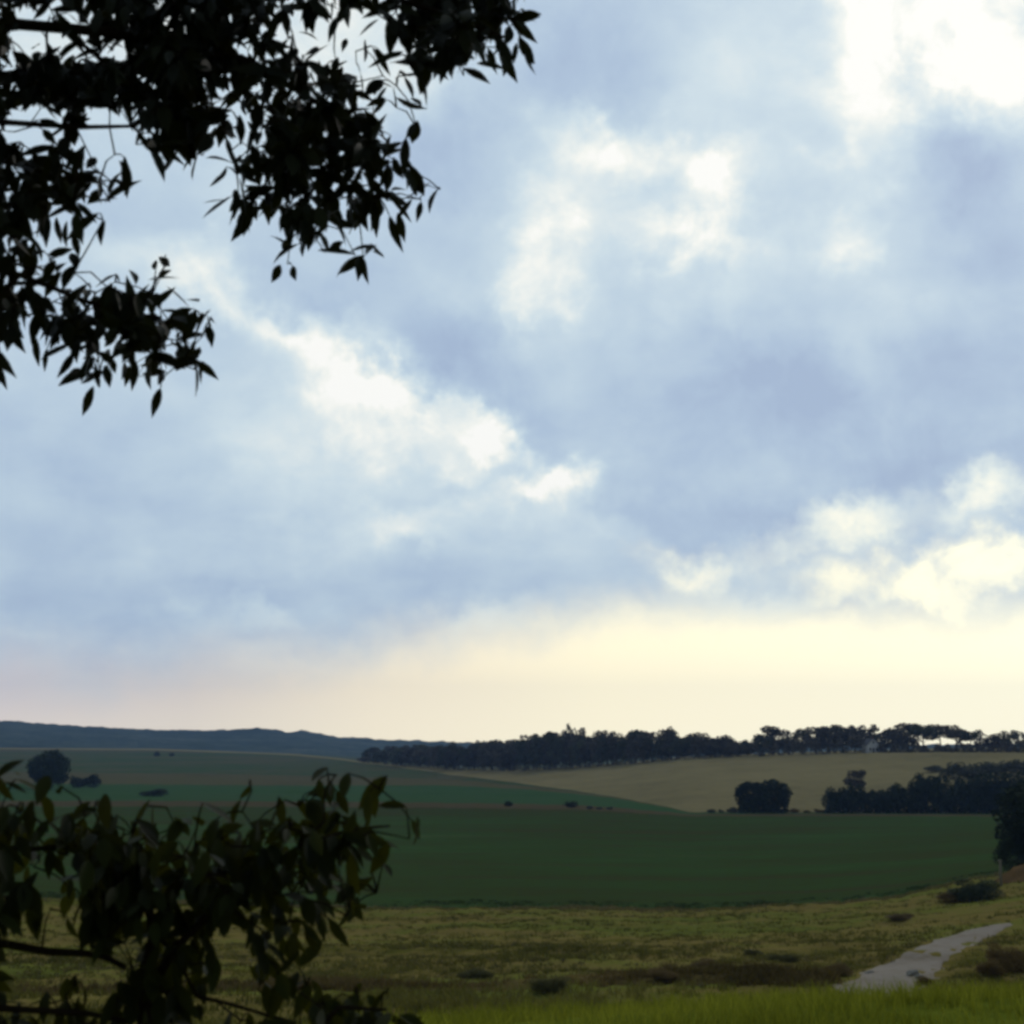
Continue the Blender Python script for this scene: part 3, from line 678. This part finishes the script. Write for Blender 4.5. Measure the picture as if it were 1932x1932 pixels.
# ------------------------------------------------------------------ the two leafy trees close to the camera
def leaf_shape(kind):
    # outline (along, across) plus a fold; along 0..1
    if kind == 'lance': prof = [(0, .0), (.12, .072), (.3, .13), (.5, .145), (.7, .105), (.88, .04), (1, 0)]
    else: prof = [(0, .0), (.10, .075), (.28, .145), (.5, .165), (.72, .12), (.90, .045), (1, 0)]
    return prof
def leaves(name, C, Dn, L, Nn, kind, mat, tint, parent, twigs=None):
    """C base points, Dn directions, L lengths, Nn approximate normals"""
    prof = leaf_shape(kind); n = len(C)
    Dn = Dn/np.linalg.norm(Dn, axis=1)[:, None]; sd_ = np.cross(Dn, Nn); sd_ /= np.linalg.norm(sd_, axis=1)[:, None]; up = np.cross(sd_, Dn)
    curl = rng.uniform(-.04, .22, n); fold = rng.uniform(.1, .5, n); wsc = rng.uniform(.8, 1.25, n)
    cols = []; rows = len(prof)
    for (t, w_) in prof:
        mid = C+Dn*(L*t)[:, None]-up*(L*curl*t*t)[:, None]
        ww = (L*w_*wsc)[:, None]; lift = up*(L*w_*fold)[:, None]
        cols += [mid-sd_*ww+lift, mid, mid+sd_*ww+lift]
    V = np.stack(cols, 1); m_ = V.shape[1]; fs = []
    for k in range(rows-1):
        a = 3*k
        fs += [[a, a+1, a+4, a+3], [a+1, a+2, a+5, a+4]]
    Fc = (np.arange(n)[:, None, None]*m_+np.array(fs)[None]).reshape(-1, 4)
    V = V.reshape(-1, 3); tv = np.repeat(tint, m_); nf = len(Fc)
    if twigs is not None:
        q = [f for f in twigs.f if len(f) == 4 and max(f)-min(f) < 12]
        Fc = np.concatenate([Fc, np.array(q)+len(V)]); tv = np.concatenate([tv, np.zeros(len(twigs.v))]); V = np.concatenate([V, np.array(twigs.v)])
    me = mesh_np(name, V, Fc, tv); me.materials.append(mat); me.materials.append(M_twig)
    me.polygons.foreach_set('material_index', np.concatenate([np.zeros(nf, np.int32), np.ones(len(Fc)-nf, np.int32)]))
    return link(name, me, None, parent, smooth=True)

# leaf cover of the two crowns on a coarse grid, 0 open sky to 9 closed
TOPM = """
99999999999999999999999999999
99999989999999999888889999997
99994433699999998775778999995
79995322499999995211137999983
99993344379999966542415999862
99999999999999788888412673321
99988999999999357888642300000
99862248347999414899951000000
99872135102798658999983100000
99987765311342278999995400000
99987888630000366999976600000
99878888410000365788765410000
99998746300000142676454100000
99997531000000000645141000000
99986441000200000411330000000
99885654334100000000000000000
89999867888633000000000000000
78985589799863000000000000000
45660146678753000000000000000
12220003545532000000000000000
00000000100400000000000000000
"""
LOWM = """
033340000000000000021000
333333100100000200043300
555573335332221345664420
555565578866357788887443
666644579997568889987410
666664279997789988876300
666654149998887676555100
555573148756766456544000
444420017247741376200000
333300000157751075000000
333300021377750035132000
555522254367620123577520
666644556656521235688642
666666777777765345788876
666666777777776667788876
"""
def canopy(mask, x0, y0, cell, depth, ddepth, Lpx, kind, lam_scale, droop, skel, shorten=1.):
    rows = mask.strip().splitlines(); seeds = []; leafC = []
    for j, row in enumerate(rows):
        for i, ch in enumerate(row):
            d = int(ch)
            if d == 0: continue
            cov = min(.975, d/9.25); lam = -math.log(1-cov)*lam_scale
            cnt = rng.poisson(lam*cell*cell/(.45*Lpx*Lpx*(.34 if kind == 'lance' else .45)))
            for _ in range(cnt): leafC.append((x0+(i+rng.uniform(0, 1))*cell, y0+(j+rng.uniform(0, 1))*cell, j, i))
            ns = int(rng.uniform() < .72) if d >= 5 else (1 if rng.uniform() < .45 else 0)
            for _ in range(ns): seeds.append((x0+(i+rng.uniform(.1, .9))*cell, y0+(j+rng.uniform(-.2, .6))*cell))
    SX = np.array(seeds); sdep = depth+rng.uniform(-ddepth, ddepth, len(SX))
    S3 = np.array([tuple(at(a, b, dd)) for (a, b), dd in zip(SX, sdep)])
    C, Dn, Ls, Nn, T_ = [], [], [], [], []; used = set()
    for (a, b, j, i) in leafC:
        dd = np.hypot(SX[:, 0]-a, (SX[:, 1]-b)*1.0); q = np.argsort(dd)[:2]; s = q[0] if rng.uniform() < .75 else q[1]
        used.add(int(s)); dep = sdep[s]+rng.normal(0, .09)
        c = np.array(at(a, b, dep)); v = c-S3[s]; ln = np.linalg.norm(v)
        dirv = v/max(ln, .02)+np.array([0, 0, -droop])+rng.normal(0, .16, 3)
        dirv /= np.linalg.norm(dirv); L = Lpx/F*depth*rng.uniform(.65, 1.2)*shorten
        C.append(c-dirv*L*.5); Dn.append(dirv); Ls.append(L); nn = rng.normal(0, 1, 3)*.55+np.array([0, -.75, .55]); Nn.append(nn); T_.append(rng.uniform())
    S3 = S3[sorted(used)]
    # twigs: every seed joins the nearest wood that is already there
    wood = [Vector(p) for pl in skel for p in pl[0]]
    dense = []
    for pl, _r in skel:
        for p, q in zip(pl, pl[1:]):
            for k in range(8): dense.append(Vector(p).lerp(Vector(q), k/8))
    nodes = [np.array(p) for p in dense]; tw = []
    todo = [Vector(s) for s in S3]; D0 = np.array(nodes)
    order = sorted(range(len(todo)), key=lambda k: np.min(np.linalg.norm(D0-S3[k], axis=1)))
    arr = list(nodes)
    for k in order:
        A_ = np.array(arr); dist = np.linalg.norm(A_-S3[k], axis=1); q = int(np.argmin(dist)); a_ = A_[q]
        mid = (a_+S3[k])/2+np.array([0, 0, .12])*dist[q]+rng.normal(0, .012, 3)
        tw.append([tuple(a_), tuple(mid), tuple(S3[k])]); arr.append(S3[k]); arr.append(mid)
    for c, dv, k in zip(C, Dn, range(len(C))):
        if k % 2: continue
        A_ = S3; q = int(np.argmin(np.linalg.norm(A_-c, axis=1)))
        if np.linalg.norm(A_[q]-c) < .13: tw.append([tuple(A_[q]), tuple((A_[q]+c)/2+np.array([0, 0, .008])), tuple(c)])
    return np.array(C), np.array(Dn), np.array(Ls), np.array(Nn), np.array(T_), tw

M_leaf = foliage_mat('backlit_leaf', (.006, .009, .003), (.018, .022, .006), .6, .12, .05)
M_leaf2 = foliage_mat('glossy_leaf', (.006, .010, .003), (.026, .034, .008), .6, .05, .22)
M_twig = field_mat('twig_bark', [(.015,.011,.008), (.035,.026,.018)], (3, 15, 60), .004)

def overhanging_tree():
    root = empty('overhanging_tree', (-4.6, 4.2, -.1)); loc = Vector((-4.6, 4.2, -.1)); Dp = 5.0
    sk = []
    def limb(pts, r0, r1):
        P_ = [tuple(at(*p)) for p in pts]; sk.append((P_, [r0+(r1-r0)*i/(len(P_)-1) for i in range(len(P_))]))
    trunk = [(-4.6,4.2,-.3),(-4.55,4.2,1.0),(-4.5,4.25,2.4),(-4.35,4.3,3.8),(-4.3,4.3,5.2),(-4.4,4.3,6.8)]
    fork1 = at(-1750, 300, 5.4); 
    limb([(-1480,-260,5.8),(-700,-60,5.3),(-150,30,5.0),(200,60,4.9),(480,120,5.0),(640,220,5.1),(700,340,5.1)],   .030, .006)
    limb([(-1480,-420,5.8),(-600,-260,5.4),(100,-130,5.1),(560,-60,5.0),(820,20,5.0),(950,70,5.0)], .028, .006)
    limb([(-1400,420,5.7),(-700,330,5.4),(-200,190,5.1),(0,230,5.0),(150,240,4.95),(250,238,4.95),(300,290,4.95)], .018, .004)
    limb([(-1400,560,5.7),(-700,470,5.4),(-200,430,5.1),(40,520,5.0),(180,575,5.0),(300,600,5.0)], .018, .005)
    limb([(250,238,4.95),(330,180,5.0),(420,100,5.0)], .012, .005)
    limb([(260,590,5.0),(312,500,5.0),(312,480,5.0)], .006, .002)
    limb([(100,40,5.0),(240,150,4.95),(330,260,4.9)], .012, .004)
    limb([(480,120,5.0),(520,230,5.0),(500,350,5.0),(470,390,5.0)], .009, .003)
    limb([(640,220,5.1),(600,330,5.0),(560,450,5.0)], .008, .003)
    limb([(-200,190,5.1),(-60,290,5.0),(100,330,5.0),(200,345,5.0)], .010, .003)
    limb([(820,20,5.0),(800,100,5.0)], .006, .003)
    C, Dn, Ls, Nn, T_, tw = canopy(TOPM, -160, -80, 40, Dp, .45, 70, 'lance', 2.7, .5, sk)
    # more crown out of view, round the stem, so that the tree is whole
    n = 5200; ce = np.array([-5.0, 4.2, 5.6]); d = rng.normal(size=(n, 3)); d /= np.linalg.norm(d, axis=1)[:, None]
    c2 = ce+d*(rng.uniform(.3, 1, n)**.5)[:, None]*np.array([2.6, 3.2, 2.4])
    keep = []
    for k in range(n):
        v = c2[k]-np.array([0, 0, CAMZ]); f = v[1]*CP+v[2]*SP; px = 966+F*v[0]/f if f > .1 else -9e9
        keep.append(px < -170)
    c2 = c2[np.array(keep)]; n2 = len(c2)
    C = np.concatenate([C, c2]); Dn = np.concatenate([Dn, rng.normal(0, .5, (n2, 3))+np.array([0, 0, -.7])]); Ls = np.concatenate([Ls, rng.uniform(.12, .2, n2)])
    Nn = np.concatenate([Nn, rng.normal(size=(n2, 3))]); T_ = np.concatenate([T_, rng.uniform(size=n2)])
    L = lambda p: Vector(p)-loc; b_ = MB()
    for P_, rr in sk[4:]: b_.tube([L(p) for p in P_], rr, 4)
    for t in tw: b_.tube([L(p) for p in t], [.0035, .003, .002], 4)
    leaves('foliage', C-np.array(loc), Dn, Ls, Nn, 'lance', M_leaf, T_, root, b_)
    mb = MB()
    mb.tube([L(p) for p in trunk], [.24,.19,.16,.13,.10,.05], 12); mb.build('trunk', M_bark, root)
    for P_, rr in sk[:4]:
        st = min(trunk, key=lambda t: (Vector(t)-Vector(P_[0])).length); b_ = MB()
        b_.tube([L(st)]+[L(p) for p in P_], [.05]+rr, 8); b_.build('branch', M_twig, root)
    tag(root, 'black silhouetted tree hanging its narrow leaves into the sky at the upper left', 'tree')
overhanging_tree()

def sapling():
    base = at(300, 2440, 4.0); base.z = ground(base.x, base.y)-.02; root = empty('sapling', base); Dp = 4.0
    sk = []
    def limb(pts, r0, r1):
        P_ = [tuple(at(*p)) for p in pts]; sk.append((P_, [r0+(r1-r0)*i/(len(P_)-1) for i in range(len(P_))]))
    stem = [(300,2480,4.0),(285,2200,4.0),(275,1980,4.0),(272,1860,4.0),(290,1760,4.0),(270,1660,4.0),(215,1570,4.0)]
    sk.append(([tuple(base-Vector((0, 0, .1)))]+[tuple(at(*p)) for p in stem[1:]], [.035,.030,.026,.020,.014,.010,.006]))
    limb([(273,1880,4.0),(330,1790,3.95),(430,1690,3.9),(560,1600,3.9),(660,1565,3.95),(735,1558,4.0)], .014, .003)
    limb([(275,1960,4.0),(180,1990,3.95),(60,1990,3.9),(-160,1960,3.9),(-260,1940,3.9)], .012, .004)
    limb([(300,2200,4.0),(430,2080,3.9),(560,1980,3.85),(640,1900,3.85),(730,1905,3.85)], .016, .004)
    limb([(-330,2250,4.1),(-260,1950,4.05),(-120,1800,4.0),(0,1779,4.0),(90,1795,4.0),(160,1798,4.0),(200,1806,4.0),(238,1826,4.0)], .016, .0075)
    limb([(-230,1900,4.1),(-140,1650,4.05),(0,1599,4.0),(60,1602,4.0),(130,1596,4.0),(210,1585,4.0)], .012, .005)
    limb([(372,1880,3.95),(430,1893,3.95),(500,1914,3.95),(560,1930,3.95)], .006, .004)
    limb([(290,1760,4.0),(330,1800,3.95),(372,1880,3.95)], .007, .005)
    limb([(-200,1910,3.9),(0,1902,3.9),(100,1908,3.9),(166,1912,3.9),(250,1930,3.9)], .011, .006)
    limb([(560,1600,3.9),(612,1550,3.9),(612,1500,3.9)], .005, .002)
    C, Dn, Ls, Nn, T_, tw = canopy(LOWM, -160, 1440, 40, Dp, .28, 66, 'oval', 2.9, .65, sk)
    loc = base; L = lambda p: Vector(p)-loc
    Nn = Nn+np.array([0, 0, .5])
    b_ = MB()
    for t in tw: b_.tube([L(p) for p in t], [.003, .0025, .0018], 4)
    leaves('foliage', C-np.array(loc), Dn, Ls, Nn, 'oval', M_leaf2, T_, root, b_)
    mb = MB(); P_, rr = sk[0]; mb.tube([L(p) for p in P_], rr, 10); mb.build('trunk', M_twig, root)
    for P_, rr in sk[1:]:
        mb = MB(); mb.tube([L(p) for p in P_], rr, 7); mb.build('branch', M_twig, root)
    tag(root, 'small tree with broad glossy leaves and bare twigs at the lower left', 'tree')
sapling()

# ------------------------------------------------------------------ haze over the valley
def haze():
    mb = MB(); mb.box(-3000, 3000, -2000, 3020, -140, 120)
    m_ = bpy.data.materials.new('haze'); m_.use_nodes = True; t = m_.node_tree; t.nodes.clear()
    v = t.nodes.new('ShaderNodeVolumePrincipled'); v.inputs['Color'].default_value = (.34, .54, 1, 1); v.inputs['Density'].default_value = .00012
    v.inputs['Anisotropy'].default_value = .2
    o_ = t.nodes.new('ShaderNodeOutputMaterial'); t.links.new(v.outputs[0], o_.inputs['Volume'])
    o = mb.build('haze', m_, None, False); tag(o, 'thin blue haze over the valley', 'haze', kind='stuff')
haze()
